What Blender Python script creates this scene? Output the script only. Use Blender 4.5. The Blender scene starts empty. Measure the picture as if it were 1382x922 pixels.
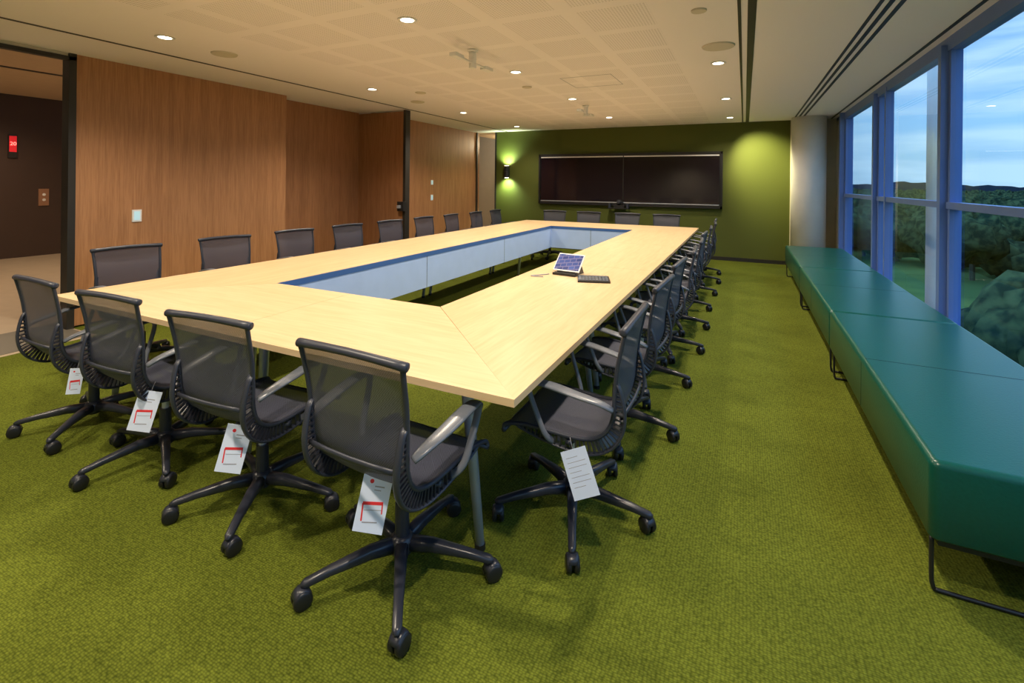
import bpy, math, random
from mathutils import Vector, Matrix
random.seed(4)
sc = bpy.context.scene
try:
    sc.view_settings.view_transform = 'Standard'
    sc.view_settings.look = 'None'
    sc.view_settings.exposure = 0.07
except Exception: pass

# ------------------------------------------------------------------ materials
def newmat(name):
    m = bpy.data.materials.new(name); m.use_nodes = True
    nt = m.node_tree
    b = nt.nodes['Principled BSDF']
    return m, nt, b
def plain(name, col, rough=0.5, metal=0.0, spec=0.5, bump=0.0, bscale=200, var=0.06):
    m, nt, b = newmat(name)
    b.inputs['Roughness'].default_value = rough
    b.inputs['Metallic'].default_value = metal
    b.inputs['Specular IOR Level'].default_value = spec
    tc = nt.nodes.new('ShaderNodeTexCoord')
    n = nt.nodes.new('ShaderNodeTexNoise'); n.inputs['Scale'].default_value = bscale if bump else 6
    nt.links.new(tc.outputs['Object'], n.inputs['Vector'])
    mx = nt.nodes.new('ShaderNodeMixRGB'); mx.blend_type = 'MIX'
    mx.inputs[1].default_value = (*[c*(1-var) for c in col], 1)
    mx.inputs[2].default_value = (*[min(1, c*(1+var)) for c in col], 1)
    nt.links.new(n.outputs['Fac'], mx.inputs[0])
    nt.links.new(mx.outputs[0], b.inputs['Base Color'])
    if bump:
        bp = nt.nodes.new('ShaderNodeBump'); bp.inputs['Strength'].default_value = bump
        bp.inputs['Distance'].default_value = 0.002
        nt.links.new(n.outputs['Fac'], bp.inputs['Height'])
        nt.links.new(bp.outputs[0], b.inputs['Normal'])
    return m
def emis(name, col, s):
    m, nt, b = newmat(name)
    b.inputs['Base Color'].default_value = (*col, 1)
    b.inputs['Emission Color'].default_value = (*col, 1)
    b.inputs['Emission Strength'].default_value = s
    return m
def wood(name, c1, c2, scale, rough=0.4, fine=4.0, spec=0.4, lo=0.36, hi=0.62):
    m, nt, b = newmat(name)
    tc = nt.nodes.new('ShaderNodeTexCoord'); mp = nt.nodes.new('ShaderNodeMapping')
    mp.inputs['Scale'].default_value = scale
    nt.links.new(tc.outputs['Object'], mp.inputs['Vector'])
    n1 = nt.nodes.new('ShaderNodeTexNoise'); n1.inputs['Scale'].default_value = 1.0
    n1.inputs['Detail'].default_value = 6; n1.inputs['Distortion'].default_value = 0.8
    n2 = nt.nodes.new('ShaderNodeTexNoise'); n2.inputs['Scale'].default_value = fine
    n2.inputs['Detail'].default_value = 4
    nt.links.new(mp.outputs[0], n1.inputs['Vector']); nt.links.new(mp.outputs[0], n2.inputs['Vector'])
    ad = nt.nodes.new('ShaderNodeMath'); ad.operation = 'MULTIPLY_ADD'
    nt.links.new(n1.outputs['Fac'], ad.inputs[0]); ad.inputs[1].default_value = 0.45
    m2 = nt.nodes.new('ShaderNodeMath'); m2.operation = 'MULTIPLY'; m2.inputs[1].default_value = 0.55
    nt.links.new(n2.outputs['Fac'], m2.inputs[0]); nt.links.new(m2.outputs[0], ad.inputs[2])
    r = nt.nodes.new('ShaderNodeValToRGB')
    r.color_ramp.elements[0].position = lo; r.color_ramp.elements[0].color = (*c2, 1)
    r.color_ramp.elements[1].position = hi; r.color_ramp.elements[1].color = (*c1, 1)
    nt.links.new(ad.outputs[0], r.inputs[0]); nt.links.new(r.outputs[0], b.inputs['Base Color'])
    b.inputs['Roughness'].default_value = rough; b.inputs['Specular IOR Level'].default_value = spec
    return m

M = {}
M['wood'] = wood('oak_veneer', (0.46,0.230,0.108), (0.34,0.158,0.070), (13,13,0.6), 0.42, fine=7, lo=0.38, hi=0.6)
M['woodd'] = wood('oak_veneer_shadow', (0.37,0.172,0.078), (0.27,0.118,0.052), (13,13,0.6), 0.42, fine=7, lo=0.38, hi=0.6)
M['tabx'] = wood('maple_x', (0.70,0.525,0.32), (0.62,0.445,0.25), (1.2,16,16), 0.36)
M['taby'] = wood('maple_y', (0.68,0.50,0.295), (0.60,0.42,0.23), (16,1.2,16), 0.36)
M['tedge'] = plain('table_edge_plywood', (0.45,0.31,0.15), 0.5)
M['apron'] = plain('modesty_panel_laminate', (0.38,0.52,0.82), 0.45)
M['blueedge'] = plain('blue_edge_channel', (0.045,0.12,0.34), 0.4)
M['chrome'] = plain('brushed_steel', (0.50,0.54,0.62), 0.35, 0.5)
M['black'] = plain('black_plastic', (0.012,0.012,0.014), 0.4)
M['graph'] = plain('graphite_plastic', (0.031,0.036,0.055), 0.40)
M['base'] = plain('graphite_base', (0.024,0.027,0.040), 0.30)
M['arm'] = plain('arm_grey', (0.125,0.14,0.17), 0.30)
M['white'] = plain('white_plastic', (0.8,0.8,0.8), 0.4)
M['plaster'] = plain('beige_plaster', (0.62,0.57,0.47), 0.8)
M['colw'] = plain('white_paint', (0.76,0.75,0.71), 0.7)
M['greenwall'] = plain('olive_wall', (0.075,0.092,0.008), 0.75, bump=0.1, bscale=300)
M['alum'] = plain('window_aluminium_sky_tint', (0.13,0.22,0.52), 0.4, 0.1)  # grey frame metal, with the blue of the sky light put into its colour
M['darktrim'] = plain('dark_trim', (0.02,0.018,0.016), 0.5)
M['screen'] = plain('tv_glass', (0.010,0.006,0.010), 0.08, spec=0.6)
M['lobbywall'] = plain('lobby_dark_wall', (0.055,0.033,0.025), 0.5)
M['lobbyceil'] = plain('lobby_ceiling', (0.65,0.5,0.33), 0.8)
M['stone'] = plain('stone_floor', (0.42,0.34,0.25), 0.35, var=0.15)
M['slate'] = plain('slate_tile', (0.13,0.12,0.10), 0.4)
M['lamp'] = emis('lamp_glow', (1.0,0.90,0.70), 14)
M['red'] = plain('red_print', (0.7,0.03,0.04), 0.5)
M['paper'] = plain('tag_paper', (0.66,0.75,0.95), 0.6)
M['ink'] = plain('grey_ink', (0.3,0.3,0.34), 0.6)
M['swg'] = emis('switch_plate', (0.45,0.70,0.85), 0.35)
M['redled'] = emis('red_display', (0.75,0.02,0.03), 0.35)
M['ledtext'] = emis('display_text', (1.0,0.20,0.16), 2.5)
M['copper'] = plain('copper_plate', (0.45,0.26,0.16), 0.35, 0.5)

# carpet
m, nt, b = newmat('green_carpet'); M['carpet'] = m
tc = nt.nodes.new('ShaderNodeTexCoord'); mp = nt.nodes.new('ShaderNodeMapping')
mp.inputs['Scale'].default_value = (85, 130, 1)
nt.links.new(tc.outputs['Object'], mp.inputs['Vector'])
vo = nt.nodes.new('ShaderNodeTexVoronoi'); vo.inputs['Scale'].default_value = 1.0; vo.inputs['Randomness'].default_value = 0.45
nt.links.new(mp.outputs[0], vo.inputs['Vector'])
no = nt.nodes.new('ShaderNodeTexNoise'); no.inputs['Scale'].default_value = 2.2; no.inputs['Detail'].default_value = 5
nt.links.new(tc.outputs['Object'], no.inputs['Vector'])
nf = nt.nodes.new('ShaderNodeTexNoise'); nf.inputs['Scale'].default_value = 60; nf.inputs['Detail'].default_value = 4
nt.links.new(tc.outputs['Object'], nf.inputs['Vector'])
r = nt.nodes.new('ShaderNodeValToRGB')
r.color_ramp.elements[0].position = 0.1; r.color_ramp.elements[0].color = (0.175,0.205,0.024,1)
r.color_ramp.elements[1].position = 0.8; r.color_ramp.elements[1].color = (0.056,0.072,0.007,1)
nt.links.new(vo.outputs['Distance'], r.inputs[0])
mx = nt.nodes.new('ShaderNodeMixRGB'); mx.blend_type='MULTIPLY'; mx.inputs[0].default_value=0.75
r2 = nt.nodes.new('ShaderNodeValToRGB')
r2.color_ramp.elements[0].position=0.35; r2.color_ramp.elements[0].color=(0.62,0.64,0.6,1)
r2.color_ramp.elements[1].position=0.65; r2.color_ramp.elements[1].color=(1.15,1.15,1.15,1)
mxn = nt.nodes.new('ShaderNodeMixRGB'); mxn.inputs[0].default_value=0.6
nt.links.new(no.outputs['Fac'], mxn.inputs[1]); nt.links.new(nf.outputs['Fac'], mxn.inputs[2])
nt.links.new(mxn.outputs[0], r2.inputs[0])
nt.links.new(r.outputs[0], mx.inputs[1]); nt.links.new(r2.outputs[0], mx.inputs[2])
nt.links.new(mx.outputs[0], b.inputs['Base Color'])
b.inputs['Roughness'].default_value = 0.95; b.inputs['Specular IOR Level'].default_value = 0.1
bp = nt.nodes.new('ShaderNodeBump'); bp.inputs['Strength'].default_value=0.8; bp.inputs['Distance'].default_value=0.005; bp.invert=True
nt.links.new(vo.outputs['Distance'], bp.inputs['Height']); nt.links.new(bp.outputs[0], b.inputs['Normal'])

# ceiling with perforated squares
m, nt, b = newmat('perforated_ceiling'); M['ceil'] = m
b.inputs['Roughness'].default_value=0.85
tc = nt.nodes.new('ShaderNodeTexCoord'); sp = nt.nodes.new('ShaderNodeSeparateXYZ')
nt.links.new(tc.outputs['Object'], sp.inputs[0])
def math_(op, a, bb=None, c=None):
    n = nt.nodes.new('ShaderNodeMath'); n.operation = op
    for i, v in enumerate((a, bb, c)):
        if v is None: continue
        if isinstance(v, (int, float)): n.inputs[i].default_value = v
        else: nt.links.new(v, n.inputs[i])
    return n.outputs[0]
def cell(src, size, off, duty):
    x = math_('ADD', src, off); x = math_('DIVIDE', x, size); x = math_('FRACT', x)
    return math_('LESS_THAN', x, duty)
mxm = math_('MULTIPLY', cell(sp.outputs[0], 0.60, 20.3, 0.82), cell(sp.outputs[1], 0.60, 20.1, 0.82))
rng = math_('MULTIPLY', math_('GREATER_THAN', sp.outputs[0], -3.9), math_('LESS_THAN', sp.outputs[0], -0.5))
mxm = math_('MULTIPLY', mxm, rng)
def dot(src):
    x = math_('DIVIDE', src, 0.022); x = math_('FRACT', math_('ADD', x, 1000.0)); x = math_('SUBTRACT', x, 0.5)
    return math_('MULTIPLY', x, x)
dd = math_('LESS_THAN', math_('ADD', dot(sp.outputs[0]), dot(sp.outputs[1])), 0.07)
fac = math_('MULTIPLY', math_('MULTIPLY', dd, mxm), 0.42)
cm = nt.nodes.new('ShaderNodeMixRGB'); nt.links.new(fac, cm.inputs[0])
cm.inputs[1].default_value=(0.92,0.87,0.88,1); cm.inputs[2].default_value=(0.25,0.23,0.2,1)
nt.links.new(cm.outputs[0], b.inputs['Base Color'])

# mesh fabric
m, nt, b = newmat('chair_mesh_fabric'); M['fabric'] = m
b.inputs['Roughness'].default_value=0.55
tc = nt.nodes.new('ShaderNodeTexCoord')
wv = nt.nodes.new('ShaderNodeTexChecker'); wv.inputs['Scale'].default_value=260
wv.inputs[1].default_value=(0.095,0.102,0.150,1); wv.inputs[2].default_value=(0.026,0.029,0.046,1)
nt.links.new(tc.outputs['Object'], wv.inputs['Vector']); nt.links.new(wv.outputs['Color'], b.inputs['Base Color'])
tr = nt.nodes.new('ShaderNodeBsdfTransparent'); ms = nt.nodes.new('ShaderNodeMixShader')
ms.inputs[0].default_value=0.13
nt.links.new(b.outputs[0], ms.inputs[1]); nt.links.new(tr.outputs[0], ms.inputs[2])
nt.links.new(ms.outputs[0], nt.nodes['Material Output'].inputs[0])

m = plain('teal_leather', (0.002,0.078,0.058), 0.30, bump=0.3, bscale=90, var=0.12); M['leather'] = m
M['seam'] = plain('bench_seam', (0.002,0.022,0.018), 0.5)

# glass
m, nt, b = newmat('window_glass'); M['glass'] = m
nt.nodes.remove(b)
tr = nt.nodes.new('ShaderNodeBsdfTransparent'); tr.inputs[0].default_value=(0.82,0.91,0.99,1)
gl = nt.nodes.new('ShaderNodeBsdfGlossy'); gl.inputs['Roughness'].default_value=0.0
lw = nt.nodes.new('ShaderNodeLayerWeight'); lw.inputs[0].default_value=0.5
pw = nt.nodes.new('ShaderNodeMath'); pw.operation='POWER'; pw.inputs[1].default_value=5.0
nt.links.new(lw.outputs['Facing'], pw.inputs[0])
ma = nt.nodes.new('ShaderNodeMath'); ma.operation='MULTIPLY_ADD'; ma.inputs[1].default_value=0.7; ma.inputs[2].default_value=0.05
nt.links.new(pw.outputs[0], ma.inputs[0])
ms = nt.nodes.new('ShaderNodeMixShader')
nt.links.new(ma.outputs[0], ms.inputs[0]); nt.links.new(tr.outputs[0], ms.inputs[1]); nt.links.new(gl.outputs[0], ms.inputs[2])
nt.links.new(ms.outputs[0], nt.nodes['Material Output'].inputs[0])

# tablet screen
m, nt, b = newmat('tablet_display'); M['tab'] = m
tc = nt.nodes.new('ShaderNodeTexCoord'); bk = nt.nodes.new('ShaderNodeTexBrick')
bk.inputs['Scale'].default_value=10; bk.inputs['Color1'].default_value=(0.03,0.04,0.13,1); bk.inputs['Color2'].default_value=(0.05,0.08,0.26,1); bk.inputs['Mortar'].default_value=(0.12,0.12,0.24,1); bk.inputs['Mortar Size'].default_value=0.03
nt.links.new(tc.outputs['Object'], bk.inputs['Vector'])
nt.links.new(bk.outputs['Color'], b.inputs['Base Color']); nt.links.new(bk.outputs['Color'], b.inputs['Emission Color']); b.inputs['Emission Strength'].default_value=0.5
b.inputs['Roughness'].default_value=0.15

# outdoors
def foliage(name, c1, c2, s):
    m, nt, b = newmat(name)
    tc = nt.nodes.new('ShaderNodeTexCoord'); n = nt.nodes.new('ShaderNodeTexNoise'); n.inputs['Scale'].default_value=s; n.inputs['Detail'].default_value=8
    nt.links.new(tc.outputs['Object'], n.inputs['Vector'])
    r = nt.nodes.new('ShaderNodeValToRGB'); r.color_ramp.elements[0].position=0.4; r.color_ramp.elements[1].position=0.62
    r.color_ramp.elements[0].color=(*c1,1); r.color_ramp.elements[1].color=(*c2,1)
    nt.links.new(n.outputs['Fac'], r.inputs[0]); nt.links.new(r.outputs[0], b.inputs['Base Color']); b.inputs['Roughness'].default_value=1.0
    b.inputs['Specular IOR Level'].default_value=0.0
    return m
M['lawn'] = foliage('lawn_grass', (0.045,0.085,0.030), (0.10,0.15,0.045), 0.15)
M['tree'] = foliage('tree_leaves', (0.014,0.028,0.018), (0.065,0.090,0.040), 1.8)
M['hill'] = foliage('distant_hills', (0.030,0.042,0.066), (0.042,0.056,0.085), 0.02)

# ------------------------------------------------------------------ mesh builder
class MB:
    def __init__(s): s.v=[]; s.f=[]; s.m=[]; s.sm=[]; s.names=[]
    def mi(s, name):
        if name not in s.names: s.names.append(name)
        return s.names.index(name)
    def add(s, vs, fs, mat, smooth=False):
        o=len(s.v); s.v += [tuple(v) for v in vs]; k=s.mi(mat)
        for f in fs: s.f.append(tuple(i+o for i in f)); s.m.append(k); s.sm.append(smooth)
    def box(s, x0,x1,y0,y1,z0,z1, mat, T=None):
        vs=[Vector((x,y,z)) for z in (z0,z1) for y in (y0,y1) for x in (x0,x1)]
        if T is not None: vs=[T@v for v in vs]
        s.add(vs, [(0,2,3,1),(4,5,7,6),(0,1,5,4),(2,6,7,3),(0,4,6,2),(1,3,7,5)], mat)
    def loft(s, path, rx, ry, mat, side=None, n=10, cap=True, smooth=True, sq=1.0, closed=False):
        path=[Vector(p) for p in path]; N=len(path)
        rx = rx if isinstance(rx,(list,tuple)) else [rx]*N
        ry = ry if isinstance(ry,(list,tuple)) else [ry]*N
        vs=[]; prev=None
        for i,p in enumerate(path):
            if closed: t=path[(i+1)%N]-path[i-1]
            else: t=path[min(i+1,N-1)]-path[max(i-1,0)]
            t.normalize()
            if side is not None: sd=Vector(side)
            elif prev is not None: sd=prev
            else: sd=Vector((1,0,0)) if abs(t.x)<0.8 else Vector((0,0,1))
            sd=(sd-t*sd.dot(t)); sd.normalize(); prev=sd
            nn=t.cross(sd)
            for k in range(n):
                a=2*math.pi*(k+0.5)/n; c,q=math.cos(a),math.sin(a)
                if sq!=1.0:
                    c=math.copysign(abs(c)**sq,c); q=math.copysign(abs(q)**sq,q)
                vs.append(p+sd*rx[i]*c+nn*ry[i]*q)
        fs=[]
        R = N if closed else N-1
        for i in range(R):
            j=(i+1)%N
            for k in range(n):
                l=(k+1)%n
                fs.append((i*n+k,i*n+l,j*n+l,j*n+k))
        if cap and not closed:
            fs.append(tuple(range(n-1,-1,-1))); fs.append(tuple((N-1)*n+k for k in range(n)))
        s.add(vs,fs,mat,smooth)
    def cyl(s, p0, p1, r, mat, n=20, r2=None):
        s.loft([p0,p1],[r,r if r2 is None else r2],[r,r if r2 is None else r2],mat,n=n,smooth=False)
    def build(s, name, loc=(0,0,0), rot=(0,0,0), bevel=0.0, autos=False):
        me=bpy.data.meshes.new(name); me.from_pydata(s.v,[],s.f)
        for n in s.names: me.materials.append(M[n])
        me.polygons.foreach_set('material_index', s.m); me.polygons.foreach_set('use_smooth', s.sm)
        me.update()
        o=bpy.data.objects.new(name, me); sc.collection.objects.link(o)
        o.location=loc; o.rotation_euler=rot
        if bevel:
            md=o.modifiers.new('bevel','BEVEL'); md.width=bevel; md.segments=3; md.limit_method='ANGLE'
        return o
def box_obj(name, x0,x1,y0,y1,z0,z1, mat, bevel=0):
    b=MB(); b.box(x0,x1,y0,y1,z0,z1,mat); return b.build(name,bevel=bevel)
def crom(pts, per=6):
    P=[Vector(p) for p in pts]; out=[]
    for i in range(len(P)-1):
        p0=P[max(i-1,0)]; p1=P[i]; p2=P[i+1]; p3=P[min(i+2,len(P)-1)]
        for k in range(per):
            t=k/per
            out.append(0.5*((2*p1)+(p2-p0)*t+(2*p0-5*p1+4*p2-p3)*t*t+(3*p1-p0-3*p2+p3)*t**3))
    out.append(P[-1]); return out

# ------------------------------------------------------------------ room shell
CE=2.70; FY=10.36; WX=1.50; BY=-2.6; LX=-5.95
b=MB(); b.box(-5.5,WX+0.1,BY,2.42,-0.1,0,'carpet'); b.box(-6.35,WX+0.1,2.42,FY,-0.1,0,'carpet'); b.build('floor')
b=MB(); b.box(-12.2,-5.5,BY,2.42,-0.1,0.0,'stone'); b.box(-12.2,-6.35,2.42,13,-0.1,0,'stone'); b.box(-6.35,-4.6,FY,13,-0.1,0,'stone')
b.box(-6.3,-5.56,BY,2.40,0,0.003,'slate')
b.build('floor_lobby')
b=MB(); b.box(-5.95,WX+0.1,BY,FY,CE,CE+0.1,'ceil'); b.box(-6.35,-5.95,2.42,FY,CE,CE+0.1,'ceil'); b.build('ceiling')
b=MB(); b.box(-12.2,-6.35,BY,13,3.0,3.1,'lobbyceil'); b.box(-6.35,-4.6,FY,13,CE,CE+0.1,'lobbyceil'); b.box(-6.35,-5.95,BY,2.42,3.0,3.1,'lobbyceil'); b.build('ceiling_lobby')
b=MB(); b.box(-6.02,-5.95,BY,2.42,2.66,3.0,'plaster'); b.box(-6.00,-5.93,BY,2.42,2.63,2.668,'darktrim'); b.build('trim_opening_head')
def slot(name, x, w, y0=BY, y1=FY):
    b=MB(); b.box(x-w/2,x+w/2,y0,y1,CE-0.004,CE,'darktrim'); b.build(name)
slot('trim_1', -5.12, 0.035)
slot('trim_2', -0.045, 0.022); slot('trim_3', 0.035, 0.055)
slot('trim_4', 0.80,0.025); slot('trim_5',0.86,0.03); slot('trim_6',0.925,0.03)
slot('trim_7', 1.40, 0.03)
b=MB(); b.box(-9.2,-9.1,BY,13,2.995,3.0,'darktrim'); b.build('trim_12')
box_obj('wall_rear', -12.2,WX+0.1,BY-0.1,BY,-0.1,3.1,'plaster')
box_obj('wall_far', -5.41,0.76,FY,FY+0.12,0,CE,'greenwall')
box_obj('wall_far_return', 0.76,WX+0.12,FY,FY+0.12,0,CE,'plaster')
box_obj('baseboard_far', -5.41,0.76,FY-0.015,FY,0,0.07,'darktrim')
box_obj('trim_far_opening', -5.45,-5.41,FY-0.01,FY+0.13,0,CE,'darktrim')
box_obj('wall_corridor', -6.6,-4.72,12.9,13,0,CE,'lobbyceil'); box_obj('wall_corridor_side',-4.7,-4.6,FY+0.12,13,0,CE,'lobbyceil')
b=MB(); b.box(-6.35,-5.5,12.83,12.89,0,2.2,'lobbywall'); b.box(-6.3,-5.55,12.81,12.83,1.0,1.06,'chrome'); b.build('door_corridor')
b=MB(); b.box(-12.2,-12.1,BY,13,0,3.0,'lobbywall'); b.build('wall_lobby')
box_obj('wall_lobby_end', -12.2,-6.35,13,13.1,0,3.1,'plaster')
b=MB(); b.box(-12.09,-12.06,4.9,5.0,0,2.3,'darktrim'); b.box(-12.09,-12.06,5.0,6.2,0,2.25,'copper'); b.build('door_elevator')
b=MB(); b.box(-12.10,-12.07,3.94,4.06,1.84,2.27,'darktrim'); b.box(-12.07,-12.066,3.95,4.05,1.95,2.24,'redled'); b.build('elevator_indicator')
tcv=bpy.data.curves.new('indicator_digits','FONT'); tcv.body='20'; tcv.size=0.09; tcv.align_x='CENTER'; tcv.extrude=0.002
to=bpy.data.objects.new('indicator_digits',tcv); sc.collection.objects.link(to); to.data.materials.append(M['ledtext'])
to.parent=bpy.data.objects['elevator_indicator']; to.location=(-12.06,4.0,2.07); to.rotation_euler=(math.pi/2,0,math.pi/2)
b=MB(); b.box(-12.10,-12.08,4.37,4.52,0.95,1.27,'copper'); b.cyl((-12.08,4.445,1.16),(-12.07,4.445,1.16),0.025,'white'); b.cyl((-12.08,4.445,1.06),(-12.07,4.445,1.06),0.025,'white'); b.build('elevator_call_button')

# left wood walls
b=MB(); b.box(LX-0.10,LX,2.42,4.85,0.02,CE,'wood'); b.build('wall_left')
box_obj('trim_8', LX-0.11,LX+0.02,2.36,2.42,0,CE,'darktrim')
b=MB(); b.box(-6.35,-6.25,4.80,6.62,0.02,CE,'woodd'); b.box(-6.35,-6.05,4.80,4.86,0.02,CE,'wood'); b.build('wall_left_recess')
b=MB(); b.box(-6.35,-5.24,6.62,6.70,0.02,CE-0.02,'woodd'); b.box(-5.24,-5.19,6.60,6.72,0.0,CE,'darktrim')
b.box(-5.30,-5.17,6.53,6.62,0.98,1.14,'black'); b.box(-5.27,-5.22,6.48,6.54,1.03,1.08,'chrome')
b.build('door_folding_panel')
b=MB(); b.box(LX-0.10,LX,6.70,FY+0.1,0.02,CE,'wood'); b.build('wall_left_far')
box_obj('trim_10', LX-0.05,LX+0.03,FY-0.06,FY,0,CE,'darktrim')
def plate(name, y, z, w, h):
    b=MB(); b.box(LX,LX+0.012,y-w/2,y+w/2,z-h/2,z+h/2,'white'); b.box(LX+0.012,LX+0.015,y-w*0.32,y+w*0.32,z-h*0.36,z+h*0.36,'swg'); b.build(name)
plate('light_switch', 2.96,1.08,0.09,0.13)
plate('light_switch', 8.45,1.47,0.08,0.10); plate('light_switch', 8.45,1.15,0.08,0.12)

# ------------------------------------------------------------------ windows (right)
box_obj('wall_right_sill', WX,WX+0.14,BY,FY,-0.1,0.30,'alum')
box_obj('wall_right_head', WX-0.02,WX+0.14,BY,FY,2.64,CE+0.1,'alum')
muls=[-2.4,0.3,2.70,5.12,7.42,9.62]
for i in range(len(muls)-1):
    y0,y1=muls[i],muls[i+1]
    b=MB()
    b.box(WX-0.06,WX+0.08,y0-0.035,y0+0.035,0.3,2.64,'alum')
    b.box(WX-0.02,WX+0.06,y0+0.035,y1-0.035,1.305,1.36,'alum')
    b.box(WX-0.02,WX+0.06,y0+0.035,y1-0.035,0.30,0.36,'alum')
    b.box(WX-0.02,WX+0.06,y0+0.035,y1-0.035,2.59,2.64,'alum')
    b.box(WX-0.01,WX+0.05,y0+0.035,y0+0.08,0.3,2.64,'alum')
    b.box(WX-0.01,WX+0.05,y1-0.08,y1-0.035,0.3,2.64,'alum')
    if i==3: b.box(WX-0.03,WX+0.05,6.95,7.0,0.3,2.64,'alum')
    b.add([(WX+0.02,y0+0.05,0.33),(WX+0.02,y1-0.05,0.33),(WX+0.02,y1-0.05,2.6),(WX+0.02,y0+0.05,2.6)],[(3,2,1,0)],'glass')
    b.build('window_%d'%(i+1))
b=MB(); b.box(WX-0.08,WX+0.1,9.58,9.70,0,CE,'alum'); b.box(WX-0.02,WX+0.12,9.70,FY,0,CE,'plaster'); b.build('wall_right')
b=MB(); b.cyl((1.02,10.03,0),(1.02,10.03,CE),0.27,'colw',n=48)
for k in range(len(b.sm)): b.sm[k]=len(b.f[k])==4
b.build('round_column')
b=MB(); b.cyl((2.45,8.6,-6),(2.45,8.6,6),0.16,'colw',n=32); b.build('exterior_column')

# ------------------------------------------------------------------ tv wall
b=MB(); X0,X1,Z0,Z1=-4.28,-0.39,1.01,2.14; Y=FY
b.box(X0,X1,Y-0.04,Y,Z0,Z1,'black')
b.box(X0,X1,Y-0.07,Y-0.04,Z1-0.05,Z1,'black'); b.box(X0,X1,Y-0.07,Y-0.04,Z0,Z0+0.05,'black')
b.box(X0,X0+0.04,Y-0.07,Y-0.04,Z0,Z1,'black'); b.box(X1-0.04,X1,Y-0.07,Y-0.04,Z0,Z1,'black')
xm=(X0+X1)/2
for a,c in ((X0+0.06,xm-0.012),(xm+0.012,X1-0.06)):
    b.box(a,c,Y-0.06,Y-0.04,Z0+0.09,Z1-0.09,'screen')
    b.box(a,c,Y-0.065,Y-0.04,Z1-0.085,Z1-0.062,'white'); b.box(a,c,Y-0.065,Y-0.04,Z0+0.062,Z0+0.080,'chrome')
b.build('video_wall_screen')
b=MB(); b.box(-2.62,-2.18,FY-0.24,FY-0.071,0.955,0.975,'black'); b.box(-2.50,-2.28,FY-0.2,FY-0.08,0.975,1.03,'black'); b.loft([(-2.39,FY-0.14,1.03),(-2.39,FY-0.14,1.08),(-2.39,FY-0.14,1.14)],[0.03,0.06,0.05],[0.03,0.06,0.05],'black',n=16); b.cyl((-2.39,FY-0.19,1.10),(-2.39,FY-0.22,1.10),0.03,'graph')
b.box(-2.61,-2.57,FY-0.2,FY-0.12,0.975,1.06,'graph'); b.box(-2.23,-2.19,FY-0.2,FY-0.12,0.975,1.06,'graph'); b.build('conference_camera')
b=MB(); b.box(-5.13,-5.05,FY-0.03,FY,1.66,1.82,'black')
for z0,z1 in ((1.60,1.735),(1.745,1.88)):
    b.loft([(-5.09,FY-0.09,z0),(-5.09,FY-0.09,z1)],0.065,0.065,'black',n=24,cap=True,smooth=False)
b.cyl((-5.09,FY-0.09,1.881),(-5.09,FY-0.09,1.884),0.05,'lamp'); b.cyl((-5.09,FY-0.09,1.599),(-5.09,FY-0.09,1.596),0.05,'lamp')
b.build('wall_sconce')

def light(name, typ, loc, energy, col, rot=(0,0,0), aim=None, **kw):
    l=bpy.data.lights.new(name,typ); l.energy=energy; l.color=col
    for k,v in kw.items(): setattr(l,k,v)
    o=bpy.data.objects.new(name,l); sc.collection.objects.link(o); o.location=loc; o.rotation_euler=rot
    if aim: o.rotation_euler=(Vector(aim)-Vector(loc)).to_track_quat('-Z','Y').to_euler()
    return o
light('sconce_light','SPOT',(-5.09,FY-0.15,1.90),60,(0.80,1,0.62),aim=(-5.09,FY,2.15),spot_size=math.radians(125),spot_blend=1.0,shadow_soft_size=0.03)
light('sconce_light','SPOT',(-5.09,FY-0.15,1.58),60,(0.80,1,0.62),aim=(-5.09,FY,1.33),spot_size=math.radians(125),spot_blend=1.0,shadow_soft_size=0.03)

# ------------------------------------------------------------------ downlights
DL=[(-4.50,2.44),(-4.45,4.95),(-4.45,7.25),(-4.45,9.45),(-2.30,2.93),(-2.28,4.80),(-2.25,6.65),(-2.25,8.75),
    (-0.25,5.24),(-0.25,7.45),(-0.25,9.55),(-0.25,2.95),(-0.25,0.6),(-2.3,0.6),(-4.5,0.3),(-2.3,-1.6)]  # last four are out of view, added as fill light for the room
for (x,y) in DL:
    b=MB()
    ring=[(x+0.062*math.cos(a),y+0.062*math.sin(a),CE-0.004) for a in [2*math.pi*k/24 for k in range(24)]]
    b.loft(ring,0.014,0.004,'white',side=None,n=6,closed=True)
    b.cyl((x,y,CE-0.004),(x,y,CE-0.001),0.052,'lamp',n=24)
    b.build('downlight')
    light('downlight_lamp','SPOT',(x,y,CE-0.03),(85 if y>9 else 160),(1.0,0.85,0.66),spot_size=math.radians(140),spot_blend=0.8,shadow_soft_size=0.05)
light('downlight_wallwash','SPOT',(-0.15,9.55,CE-0.03),330,(1.0,0.92,0.45),aim=(0.30,10.36,1.85),spot_size=math.radians(68),spot_blend=1.0,shadow_soft_size=0.05)
for (x,y) in [(-8,1.5),(-8,4.5),(-10.8,3.2),(-8,8)]:
    b=MB(); b.cyl((x,y,2.985),(x,y,2.998),0.06,'lamp'); b.build('downlight')
    light('lobby_lamp','SPOT',(x,y,2.95),150,(1.0,0.74,0.48),spot_size=math.radians(150),spot_blend=0.8,shadow_soft_size=0.06)
light('corridor_lamp','POINT',(-5.5,11.6,2.5),40,(1.0,0.85,0.55),shadow_soft_size=0.06)
for x,y,r in [(-4.55,3.0,0.11),(-0.22,4.6,0.13),(-4.0,5.4,0.07),(-4.5,6.0,0.10),(-2.5,5.6,0.06),(-0.3,3.6,0.05)]:
    b=MB(); b.cyl((x,y,CE-0.012),(x,y,CE-0.0005),r,'plaster',n=28,r2=r*1.05); b.build('ceiling_speaker')
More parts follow.
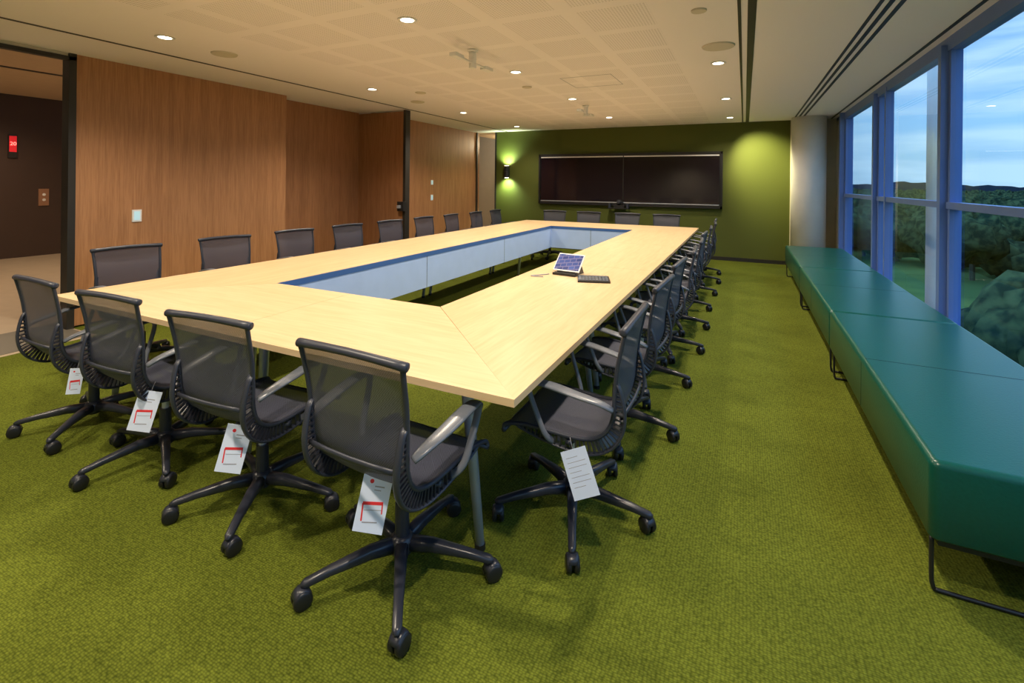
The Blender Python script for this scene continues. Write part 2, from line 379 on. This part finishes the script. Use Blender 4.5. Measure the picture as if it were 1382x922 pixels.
for (x,y) in [(-2.27,3.85),(-2.25,7.3)]:
    b=MB(); b.cyl((x,y,CE-0.001),(x,y,CE-0.02),0.05,'white'); b.cyl((x,y,CE-0.02),(x,y,CE-0.17),0.035,'white')
    b.box(x-0.012,x+0.012,y-0.26,y+0.26,CE-0.125,CE-0.11,'white')
    b.box(x-0.035,x+0.035,y-0.34,y-0.20,CE-0.135,CE-0.10,'white'); b.box(x-0.035,x+0.035,y+0.20,y+0.34,CE-0.135,CE-0.10,'white')
    b.build('ceiling_microphone',bevel=0.006)
b=MB()
for (x0,x1,y0,y1) in [(-1.95,-1.35,5.3,5.306),(-1.95,-1.944,5.3,5.9),(-1.356,-1.35,5.3,5.9),(-1.95,-1.35,5.9,5.906)]:
    b.box(x0,x1,y0,y1,CE-0.002,CE,'ink')
b.build('trim_11')

# ------------------------------------------------------------------ table
TX0,TX1,TY0,TY1=-3.93,-0.70,1.49,8.85; IX0,IX1,IY0,IY1=-3.03,-1.62,2.40,7.90; TZ=0.74; TH=0.028
b=MB()
def slab(poly, mat, g=0.0012):
    c=Vector((sum(p[0] for p in poly)/len(poly), sum(p[1] for p in poly)/len(poly)))
    P=[]
    for p in poly:
        v=Vector(p); d=c-v; P.append((v.x+math.copysign(g,d.x), v.y+math.copysign(g,d.y)))
    n=len(P); vs=[(x,y,TZ) for x,y in P]+[(x,y,TZ-TH) for x,y in P]
    b.add(vs,[tuple(range(n))],mat); b.add(vs,[tuple(range(2*n-1,n-1,-1))],'tedge')
    b.add(vs,[(i,i+n,(i+1)%n+n,(i+1)%n) for i in range(n)],mat)
xs=(IX0+IX1)/2
slab([(TX0,TY0),(xs,TY0),(xs,IY0),(IX0,IY0)],'tabx'); slab([(xs,TY0),(TX1,TY0),(IX1,IY0),(xs,IY0)],'tabx')
slab([(xs,TY1),(TX0,TY1),(IX0,IY1),(xs,IY1)],'tabx'); slab([(TX1,TY1),(xs,TY1),(xs,IY1),(IX1,IY1)],'tabx')
ys=[IY0+(IY1-IY0)*k/3 for k in range(4)]
slab([(TX1,TY0),(TX1,ys[1]),(IX1,ys[1]),(IX1,IY0)],'taby'); slab([(IX1,ys[1]),(TX1,ys[1]),(TX1,ys[2]),(IX1,ys[2])],'taby'); slab([(IX1,ys[2]),(TX1,ys[2]),(TX1,TY1),(IX1,IY1)],'taby')
slab([(TX0,TY0),(IX0,IY0),(IX0,ys[1]),(TX0,ys[1])],'taby'); slab([(TX0,ys[1]),(IX0,ys[1]),(IX0,ys[2]),(TX0,ys[2])],'taby'); slab([(TX0,ys[2]),(IX0,ys[2]),(IX0,IY1),(TX0,TY1)],'taby')
zb=0.36; zt=TZ-TH; zg=zt-0.02
b.box(IX0-0.02,IX0,IY0-0.02,IY1+0.02,zb,zg,'apron'); b.box(IX1,IX1+0.02,IY0-0.02,IY1+0.02,zb,zg,'apron')
b.box(IX0,IX1,IY1,IY1+0.02,zb,zg,'apron'); b.box(IX0,IX1,IY0-0.02,IY0,zb,zg,'apron')
b.box(IX0-0.02,IX0+0.004,IY0-0.02,IY1+0.02,zg,TZ-0.003,'blueedge'); b.box(IX1-0.004,IX1+0.02,IY0-0.02,IY1+0.02,zg,TZ-0.006,'blueedge')
b.box(IX0,IX1,IY1-0.004,IY1+0.02,zg,TZ-0.006,'blueedge'); b.box(IX0,IX1,IY0-0.02,IY0+0.004,zg,TZ-0.006,'blueedge')
for y in (ys[1],ys[2]): b.box(IX0,IX0+0.001,y-0.003,y+0.003,zb,zg,'graph')
b.box(xs-0.003,xs+0.003,IY1-0.001,IY1,zb,zg,'graph')
for x in (TX0+0.28,TX1-0.28):
    b.box(x-0.02,x+0.02,TY0+0.25,TY1-0.25,zt-0.05,zt,'graph')
for y in (TY0+0.28,TY1-0.28):
    b.box(TX0+0.25,TX1-0.25,y-0.02,y+0.02,zt-0.05,zt,'graph')
def tleg(xt,yt,xb,yb):
    b.loft([(xt,yt,zt-0.001),(xt,yt,zt-0.06),(xb,yb,0.02)],[0.032,0.026,0.018],[0.032,0.026,0.018],'chrome',n=16)
    b.cyl((xb,yb,0.0),(xb,yb,0.022),0.022,'black')
for y in [1.74,3.3,3.45,5.1,5.25,6.9,7.0,8.6]:
    tleg(-1.04,y,-0.95,y-0.03); tleg(-3.63,y,-3.69,y-0.02)
for y in [3.4,6.95]:
    tleg(-1.50,y,-1.45,y); tleg(-3.16,y,-3.22,y)
for x in (-2.38,-2.28): tleg(x,1.74,x,1.72); tleg(x,8.6,x,8.6)
b.build('conference_table')

# tablet controller
b=MB(); T=Matrix.Translation((-1.29,3.72,TZ))@Matrix.Rotation(math.radians(-8),4,'Z')
def P(v): return T@Vector(v)
T2=T@Matrix.Translation((0,-0.02,0.03))@Matrix.Rotation(math.radians(46),4,'X')
b.box(-0.115,0.115,0,0.17,-0.006,0.006,'white',T2); b.box(-0.108,0.108,0.010,0.160,0.006,0.008,'tab',T2)
vs=[P(v) for v in [(-0.08,-0.03,0.0),(0.08,-0.03,0.0),(0.08,0.15,0.0),(-0.08,0.15,0),(-0.08,-0.02,0.024),(0.08,-0.02,0.024),(0.08,0.08,0.11),(-0.08,0.08,0.11)]]
b.add(vs,[(0,3,2,1),(4,5,6,7),(0,1,5,4),(1,2,6,5),(2,3,7,6),(3,0,4,7)],'black')
b.box(-0.10,0.10,-0.06,0.0,0,0.018,'black',T)
b.build('tablet_on_stand')
b=MB(); T=Matrix.Translation((-1.04,3.62,TZ))@Matrix.Rotation(math.radians(18),4,'Z')
b.box(-0.12,0.12,-0.12,0.10,0,0.014,'black',T)
for i in range(9):
    for j in range(5):
        b.box(-0.112+i*0.025,-0.092+i*0.025,-0.105+j*0.040,-0.073+j*0.040,0.014,0.019,'arm',T)
b.build('keyboard')
b=MB(); b.loft(crom([(-1.42,3.66,TZ+0.005),(-1.46,3.60,TZ+0.005),(-1.52,3.52,TZ+0.005),(-1.42,3.53,TZ+0.005)],5),0.004,0.004,'ink',n=6); b.build('power_cable')

# ------------------------------------------------------------------ chair
def make_chair(baserot):
    b=MB()
    prof=crom([(0,.235,.418),(0,.228,.442),(0,.15,.455),(0,.05,.450),(0,-.06,.442),(0,-.14,.450),(0,-.20,.49),(0,-.232,.56),(0,-.240,.66),(0,-.25,.76),(0,-.270,.86),(0,-.282,.912)],5)
    N=len(prof)
    def hw(i):
        t=i/(N-1)
        if t<0.45: return 0.235-0.032*(t/0.45)
        return 0.203+0.030*((t-0.45)/0.55)
    K=9; vs=[]; fs=[]
    for i,p in enumerate(prof):
        w=hw(i)
        tan=(prof[min(i+1,N-1)]-prof[max(i-1,0)]).normalized()
        nn = Vector((1,0,0)).cross(tan)
        for k in range(K):
            u=-1+2*k/(K-1); sag=0.014*(1-u*u)
            q=p+Vector((u*w,0,0))+nn*sag*(1 if nn.z<0 or nn.y<0 else -1)
            vs.append(q)
    for i in range(N-1):
        for k in range(K-1): fs.append((i*K+k,i*K+k+1,(i+1)*K+k+1,(i+1)*K+k))
    b.add(vs,fs,'fabric',True)
    for s in (-1,1):
        b.loft([p+Vector((s*hw(i),0,0)) for i,p in enumerate(prof)],0.010,0.009,'graph',side=(1,0,0),n=8)
        i0,i1=8,42; outer=[]
        for i in range(i0,i1+1):
            t=(i-i0)/(i1-i0); off=0.062*math.sin(math.pi*t)**0.6
            tan=(prof[i+1]-prof[i-1]).normalized()
            nn=Vector((0,tan.z,-tan.y)); 
            if nn.z>0 and i<25: nn=-nn
            if nn.y>0 and i>=25: nn=-nn
            outer.append((prof[i]+Vector((s*(hw(i)-0.006),0,0)), nn, off))
        b.loft([p+n*o for p,n,o in outer],0.014,0.007,'graph',side=(1,0,0),n=8)
        for j in range(1,len(outer)-1):
            p,n,o=outer[j]
            if o<0.015: continue
            b.loft([p+n*0.006,p+n*(o-0.004)],0.015,0.0042,'base',side=(1,0,0),n=4,smooth=False)
        ap=crom([(s*.240,-.236,.60),(s*.258,-.19,.625),(s*.270,-.10,.645),(s*.275,0,.664),(s*.275,.07,.668),(s*.273,.102,.650),(s*.270,.098,.61),(s*.262,.07,.53),(s*.248,.04,.45),(s*.20,.02,.405),(s*.12,.0,.385)],4)
        n=len(ap); rx=[]; ry=[]
        for i in range(n):
            t=i/(n-1)
            rx.append(0.014+0.016*max(0,math.sin(math.pi*min(1,t/0.55)))); ry.append(0.008)
        b.loft(ap,rx,ry,'arm',side=(1,0,0),n=10,sq=0.7)
    tp=prof[-1]
    b.loft([tp+Vector((x,0.008*(x/.25)**2,0.004-0.010*(x/.25)**2)) for x in [-.247,-.243,-.2,-.1,0,.1,.2,.243,.247]],[.010,.017,.017,.016,.016,.016,.017,.017,.010],[.010,.016,.015,.014,.014,.014,.015,.016,.010],'graph',side=(0,1,0),n=12)
    fp=prof[0]; b.loft([fp+Vector((x,0,0)) for x in (-.238,-.1,.1,.238)],0.012,0.010,'graph',side=(0,1,0),n=8)
    for y,z in ((-.05,.40),(.07,.405)):
        b.loft([(-.215,y,z+.02),(-.12,y,z-.01),(.12,y,z-.01),(.215,y,z+.02)],0.014,0.012,'graph',side=(0,1,0),n=8)
    b.loft([(x,-.262-0.012*(1-(x/.2)**2),.56) for x in (-.2,-.1,0,.1,.2)],0.010,0.006,'graph',side=(0,0,1),n=8)
    b.loft([(0,-.11,.395),(0,-.08,.385),(0,.08,.385),(0,.12,.40)],[.04,.06,.06,.035],[.012,.03,.03,.012],'graph',side=(1,0,0),n=12,sq=0.5)
    b.cyl((0,0,.10),(0,0,.26),0.027,'base'); b.cyl((0,0,.26),(0,0,.37),0.017,'chrome')
    b.loft([(0,0,.065),(0,0,.08),(0,0,.125),(0,0,.14)],[.03,.045,.045,.03],[.03,.045,.045,.03],'base',n=20)
    b.loft([(.03,.02,.385),(.16,.03,.38),(.20,.03,.375)],[.005,.005,.010],[.005,.005,.006],'graph',side=(0,1,0),n=6)
    for k in range(5):
        a=math.radians(baserot+72*k); d=Vector((math.cos(a),math.sin(a),0)); sd=(-d.y,d.x,0)
        b.loft([d*.02+Vector((0,0,.105)),d*.12+Vector((0,0,.108)),d*.26+Vector((0,0,.092)),d*.340+Vector((0,0,.078)),d*.355+Vector((0,0,.074))],[.026,.022,.017,.016,.008],[.026,.022,.015,.012,.007],'base',side=sd,n=10,sq=0.6)
        c=d*.340; b.cyl(c+Vector((0,0,.035)),c+Vector((0,0,.075)),0.008,'black',n=10)
        w=a+math.radians([35,-50,80,10,140][k]); wd=Vector((math.cos(w),math.sin(w),0)); ax=Vector((-wd.y,wd.x,0)); c2=c+wd*.012+Vector((0,0,.032))
        for s in (-1,1):
            b.loft([c2+ax*s*.005,c2+ax*s*.008,c2+ax*s*.022,c2+ax*s*.026],[.024,.032,.032,.024],[.024,.032,.032,.024],'black',side=(0,0,1),n=20)
        hp=[c2+wd*(.028*math.cos(t))+Vector((0,0,.033*math.sin(t))) for t in [math.radians(q) for q in (20,50,80,110,140,165)]]
        b.loft(hp,0.024,0.006,'base',side=ax,n=8)
    return b
variants={}
def chair(x,y,rotdeg,var):
    if var not in variants:
        o=make_chair(var).build('office_chair'); variants[var]=o.data
    else:
        o=bpy.data.objects.new('office_chair',variants[var]); sc.collection.objects.link(o)
    o.location=(x,y,0); o.rotation_euler=(0,0,math.radians(rotdeg))
    return o
for x,y,r,v in ((-1.165,1.485,-2,20),(-2.00,1.52,4,11),(-2.78,1.53,3,41),(-3.53,1.54,-1,18)): chair(x,y,r,v)
ly=[2.2,3.03,3.86,4.68,5.5,6.33,7.15,8.0,8.8]
for i,y in enumerate(ly): chair(-4.33,y,-90+random.uniform(-5,5)-(4 if i<3 else 0),5)
ry=[2.10,2.93,3.74,4.50,5.28,6.10,6.95,7.80,8.6]
for i,y in enumerate(ry): chair(-0.68+random.uniform(-.02,.02),y,90+random.uniform(-5,5),-18)
for x in (-3.49,-2.78,-2.03,-1.30): chair(x,9.02,180+random.uniform(-4,4),30)

def tag(x,y,ztop,rz,tilt,w=0.10,h=0.18,kind=0,roll=0):
    b=MB(); 
    b.box(-w/2,w/2,-0.001,0.001,-h,0,'paper')
    b.loft([(0,0,-0.01),(0,0.004,0.02),(0,0.01,0.04)],0.0012,0.0012,'ink',n=5)
    if kind==0:
        b.cyl((-w*.18,-0.0014,-h*.13),(-w*.18,-0.001,-h*.13),w*.07,'red',n=14)
        b.box(-w*.05,w*.28,-0.0016,-0.001,-h*.22,-h*.20,'ink')
        b.box(-w*.05,w*.18,-0.0016,-0.001,-h*.28,-h*.265,'ink')
        T=Matrix.Translation((0,0,-h*.5))@Matrix.Rotation(math.radians(-6),4,'Y')
        b.box(-w*.34,w*.34,-0.0016,-0.001,-.005,.005,'red',T)
        b.box(-w*.36,-w*.31,-0.0016,-0.001,-h*.30,0,'red',T); b.box(w*.30,w*.34,-0.0016,-0.001,-h*.18,0,'red',T)
        b.box(-w*.30,w*.2,-0.0016,-0.001,-h*.33,-h*.31,'ink',T); b.box(-w*.28,w*.3,-0.0016,-0.001,-h*.12,-h*.11,'ink',T)
    else:
        for k in range(7): b.box(-w*.36,w*(.36 if k%3 else .1),-0.0016,-0.001,-h*(.16+.1*k)-.0008,-h*(.16+.1*k)+.0008,'ink')
    b.build('hang_tag',loc=(x,y,ztop),rot=(math.radians(tilt),math.radians(roll),math.radians(rz)))
tag(-1.12,1.30,0.475,28,-12,roll=10)
tag(-1.87,1.32,0.465,35,-12,roll=12)
tag(-2.55,1.34,0.465,35,-12,roll=12)
tag(-3.17,1.31,0.475,50,-8,w=.06,h=.13,roll=6)
tag(-0.60,1.82,0.435,10,-18,w=.105,h=.17,kind=1,roll=-24)

# ------------------------------------------------------------------ bench
BX0,BX1=0.61,1.40
bm=MB()
segs=[(2.21,4.51),(4.51,6.81),(6.81,9.11)]
def cushion(b,x0,x1,y0,y1,z0,z1,r,mat):
    rings=[]
    def ring(ins,z):
        pts=[]
        cs=[(x1-r,y1-r,0),(x0+r,y1-r,90),(x0+r,y0+r,180),(x1-r,y0+r,270)]
        for cx,cy,a0 in cs:
            for k in range(6):
                a=math.radians(a0+90*k/5); pts.append((cx+(r-ins)*math.cos(a),cy+(r-ins)*math.sin(a),z))
        return pts
    R=0.024
    rings.append(ring(0.010,z0)); rings.append(ring(0,z0+0.010)); rings.append(ring(0,z1-R))
    for k in range(1,6):
        t=math.radians(90*k/5); rings.append(ring(R*(1-math.cos(t)),z1-R+R*math.sin(t)))
    n=len(rings[0]); vs=[p for rg in rings for p in rg]; fs=[]
    for i in range(len(rings)-1):
        for k in range(n): fs.append((i*n+k,i*n+(k+1)%n,(i+1)*n+(k+1)%n,(i+1)*n+k))
    fs.append(tuple(range(n-1,-1,-1))); b.add(vs,fs,mat,True)
    b.add(rings[-1],[tuple(range(n))],mat,True)
for (y0,y1) in segs:
    cushion(bm,BX0,BX1,y0+0.004,y1-0.004,0.215,0.50,0.03,'leather')
    ym=(y0+y1)/2
    bm.box(BX0+0.02,BX1-0.03,ym-0.003,ym+0.003,0.49,0.5006,'seam')
    bm.box(BX0-0.0008,BX0+0.01,ym-0.003,ym+0.003,0.23,0.475,'seam')
    bm.box(BX0+0.03,BX1-0.03,y0+0.03,y1-0.03,0.19,0.216,'black')
    for ys_ in (y0+0.06,y1-0.10):
        pth=crom([(BX0+0.02,ys_,0.20),(BX0+0.02,ys_,0.10),(BX0+0.025,ys_,0.02),(BX0+0.06,ys_,0.009),(BX0+0.3,ys_,0.009),(BX1-0.3,ys_,0.009),(BX1-0.08,ys_,0.009),(BX1-0.04,ys_,0.02),(BX1-0.035,ys_,0.10),(BX1-0.035,ys_,0.20)],4)
        bm.loft(pth,0.0075,0.0075,'black',n=8)
bm.build('upholstered_bench')

# ------------------------------------------------------------------ outdoors
GZ=-7.0
b=MB(); n=40
vs=[];fs=[]
for i in range(n+1):
    for j in range(n+1):
        x=6+ (i/n)**2*900; y=-200+ j/n*1400
        z=GZ+ (2.0*math.sin(x*.03)+1.5*math.sin(y*.02+1))*min(1,x/60)
        vs.append((x,y,z))
for i in range(n):
    for j in range(n): fs.append((i*(n+1)+j,(i+1)*(n+1)+j,(i+1)*(n+1)+j+1,i*(n+1)+j+1))
b.add(vs,fs,'lawn',True); b.build('ground_outside')
def blob(b,c,r,mat,seed):
    rnd=random.Random(seed); U,V=14,9; ph=[rnd.uniform(0,6.28) for _ in range(6)]
    vs=[];fs=[]
    for j in range(V+1):
        th=math.pi*j/V
        for i in range(U):
            a=2*math.pi*i/U
            k=1+0.16*math.sin(3*a+ph[0]+2*th)+0.12*math.sin(5*a+ph[1]-3*th)+rnd.uniform(-.15,.15)
            vs.append((c[0]+r*k*math.sin(th)*math.cos(a),c[1]+r*k*math.sin(th)*math.sin(a),c[2]+r*.85*k*math.cos(th)))
    for j in range(V):
        for i in range(U): fs.append((j*U+i,(j+1)*U+i,(j+1)*U+(i+1)%U,j*U+(i+1)%U))
    b.add(vs,fs,mat,True)
b=MB(); rnd=random.Random(7)
for k in range(1300):
    dist=20+300*rnd.random()**1.5; an=math.radians(rnd.uniform(15,85)); x=dist*math.cos(an)+4; y=dist*math.sin(an)
    if x<9: continue
    if x<17 and 24<y<60: continue
    r=rnd.uniform(1.0,2.2)*(1+dist/150)
    blob(b,(x,y,min(GZ+r*.8+rnd.uniform(0.5,2.8)*min(1,dist/50),-0.6-r*.85)),r,'tree',k)
    if dist<80: b.cyl((x,y,GZ-1),(x,y,GZ+2),0.2,'darktrim',n=6)
b.build('tree_cluster')
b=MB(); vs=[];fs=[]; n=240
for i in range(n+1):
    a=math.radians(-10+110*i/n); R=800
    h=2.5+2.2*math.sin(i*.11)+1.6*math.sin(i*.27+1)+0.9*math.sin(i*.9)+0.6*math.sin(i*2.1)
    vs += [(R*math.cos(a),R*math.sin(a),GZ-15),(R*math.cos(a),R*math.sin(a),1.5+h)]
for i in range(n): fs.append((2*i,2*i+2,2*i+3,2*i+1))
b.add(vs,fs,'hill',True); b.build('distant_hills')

# world sky
w=bpy.data.worlds.new('dusk_sky'); sc.world=w; w.use_nodes=True; nt=w.node_tree
bg=nt.nodes['Background']
tc=nt.nodes.new('ShaderNodeTexCoord'); sp=nt.nodes.new('ShaderNodeSeparateXYZ'); nt.links.new(tc.outputs['Generated'],sp.inputs[0])
r=nt.nodes.new('ShaderNodeValToRGB'); cr=r.color_ramp
cr.elements[0].position=0.0; cr.elements[0].color=(0.30,0.52,0.72,1)
cr.elements[1].position=1.0; cr.elements[1].color=(0.15,0.48,1.0,1)
e1=cr.elements.new(0.10); e1.color=(0.30,0.58,0.86,1); e2=cr.elements.new(0.28); e2.color=(0.11,0.36,0.84,1)
nt.links.new(sp.outputs[2],r.inputs[0])
mp=nt.nodes.new('ShaderNodeMapping'); mp.inputs['Scale'].default_value=(2.2,2.2,18); nt.links.new(tc.outputs['Generated'],mp.inputs[0])
no=nt.nodes.new('ShaderNodeTexNoise'); no.inputs['Scale'].default_value=1.5; no.inputs['Detail'].default_value=5; nt.links.new(mp.outputs[0],no.inputs['Vector'])
rc=nt.nodes.new('ShaderNodeValToRGB'); rc.color_ramp.elements[0].position=0.40; rc.color_ramp.elements[1].position=0.60
rc.color_ramp.elements[0].color=(0,0,0,1); rc.color_ramp.elements[1].color=(0.9,0.9,0.9,1)
nt.links.new(no.outputs['Fac'],rc.inputs[0])
mx=nt.nodes.new('ShaderNodeMixRGB'); nt.links.new(rc.outputs[0],mx.inputs[0]); nt.links.new(r.outputs[0],mx.inputs[1]); mx.inputs[2].default_value=(0.50,0.74,0.92,1)
zz=nt.nodes.new('ShaderNodeMapRange'); zz.inputs['From Min'].default_value=0.35; zz.inputs['From Max'].default_value=0.8; zz.inputs['To Min'].default_value=1.0; zz.inputs['To Max'].default_value=2.4
nt.links.new(sp.outputs[2],zz.inputs['Value'])
sc_=nt.nodes.new('ShaderNodeVectorMath'); sc_.operation='SCALE'; nt.links.new(mx.outputs[0],sc_.inputs[0]); nt.links.new(zz.outputs[0],sc_.inputs['Scale'])
lt=nt.nodes.new('ShaderNodeMath'); lt.operation='GREATER_THAN'; lt.inputs[1].default_value=0.0; nt.links.new(sp.outputs[2],lt.inputs[0])
mx2=nt.nodes.new('ShaderNodeMixRGB'); nt.links.new(lt.outputs[0],mx2.inputs[0]); mx2.inputs[1].default_value=(0.03,0.05,0.07,1); nt.links.new(sc_.outputs[0],mx2.inputs[2])
nt.links.new(mx2.outputs[0],bg.inputs[0]); bg.inputs[1].default_value=1.35

# ------------------------------------------------------------------ camera
cam=bpy.data.cameras.new('camera'); co=bpy.data.objects.new('camera',cam); sc.collection.objects.link(co); sc.camera=co
F=652.0; cam.sensor_width=36; cam.sensor_fit='HORIZONTAL'; cam.lens=F/1382*36
a=math.atan2(314,F); th=0.0105
fwd=Vector((-math.sin(a),math.cos(a),0)); rt=Vector((math.cos(a),math.sin(a),0)); up=Vector((0,0,1))
r2=rt*math.cos(th)+up*math.sin(th); u2=up*math.cos(th)-rt*math.sin(th)
Mx=Matrix((r2,u2,-fwd)).transposed().to_4x4(); Mx.translation=Vector((0,0,1.48)); co.matrix_world=Mx
cam.shift_y=-(461-246.7)/1382; cam.clip_start=0.05; cam.clip_end=3000
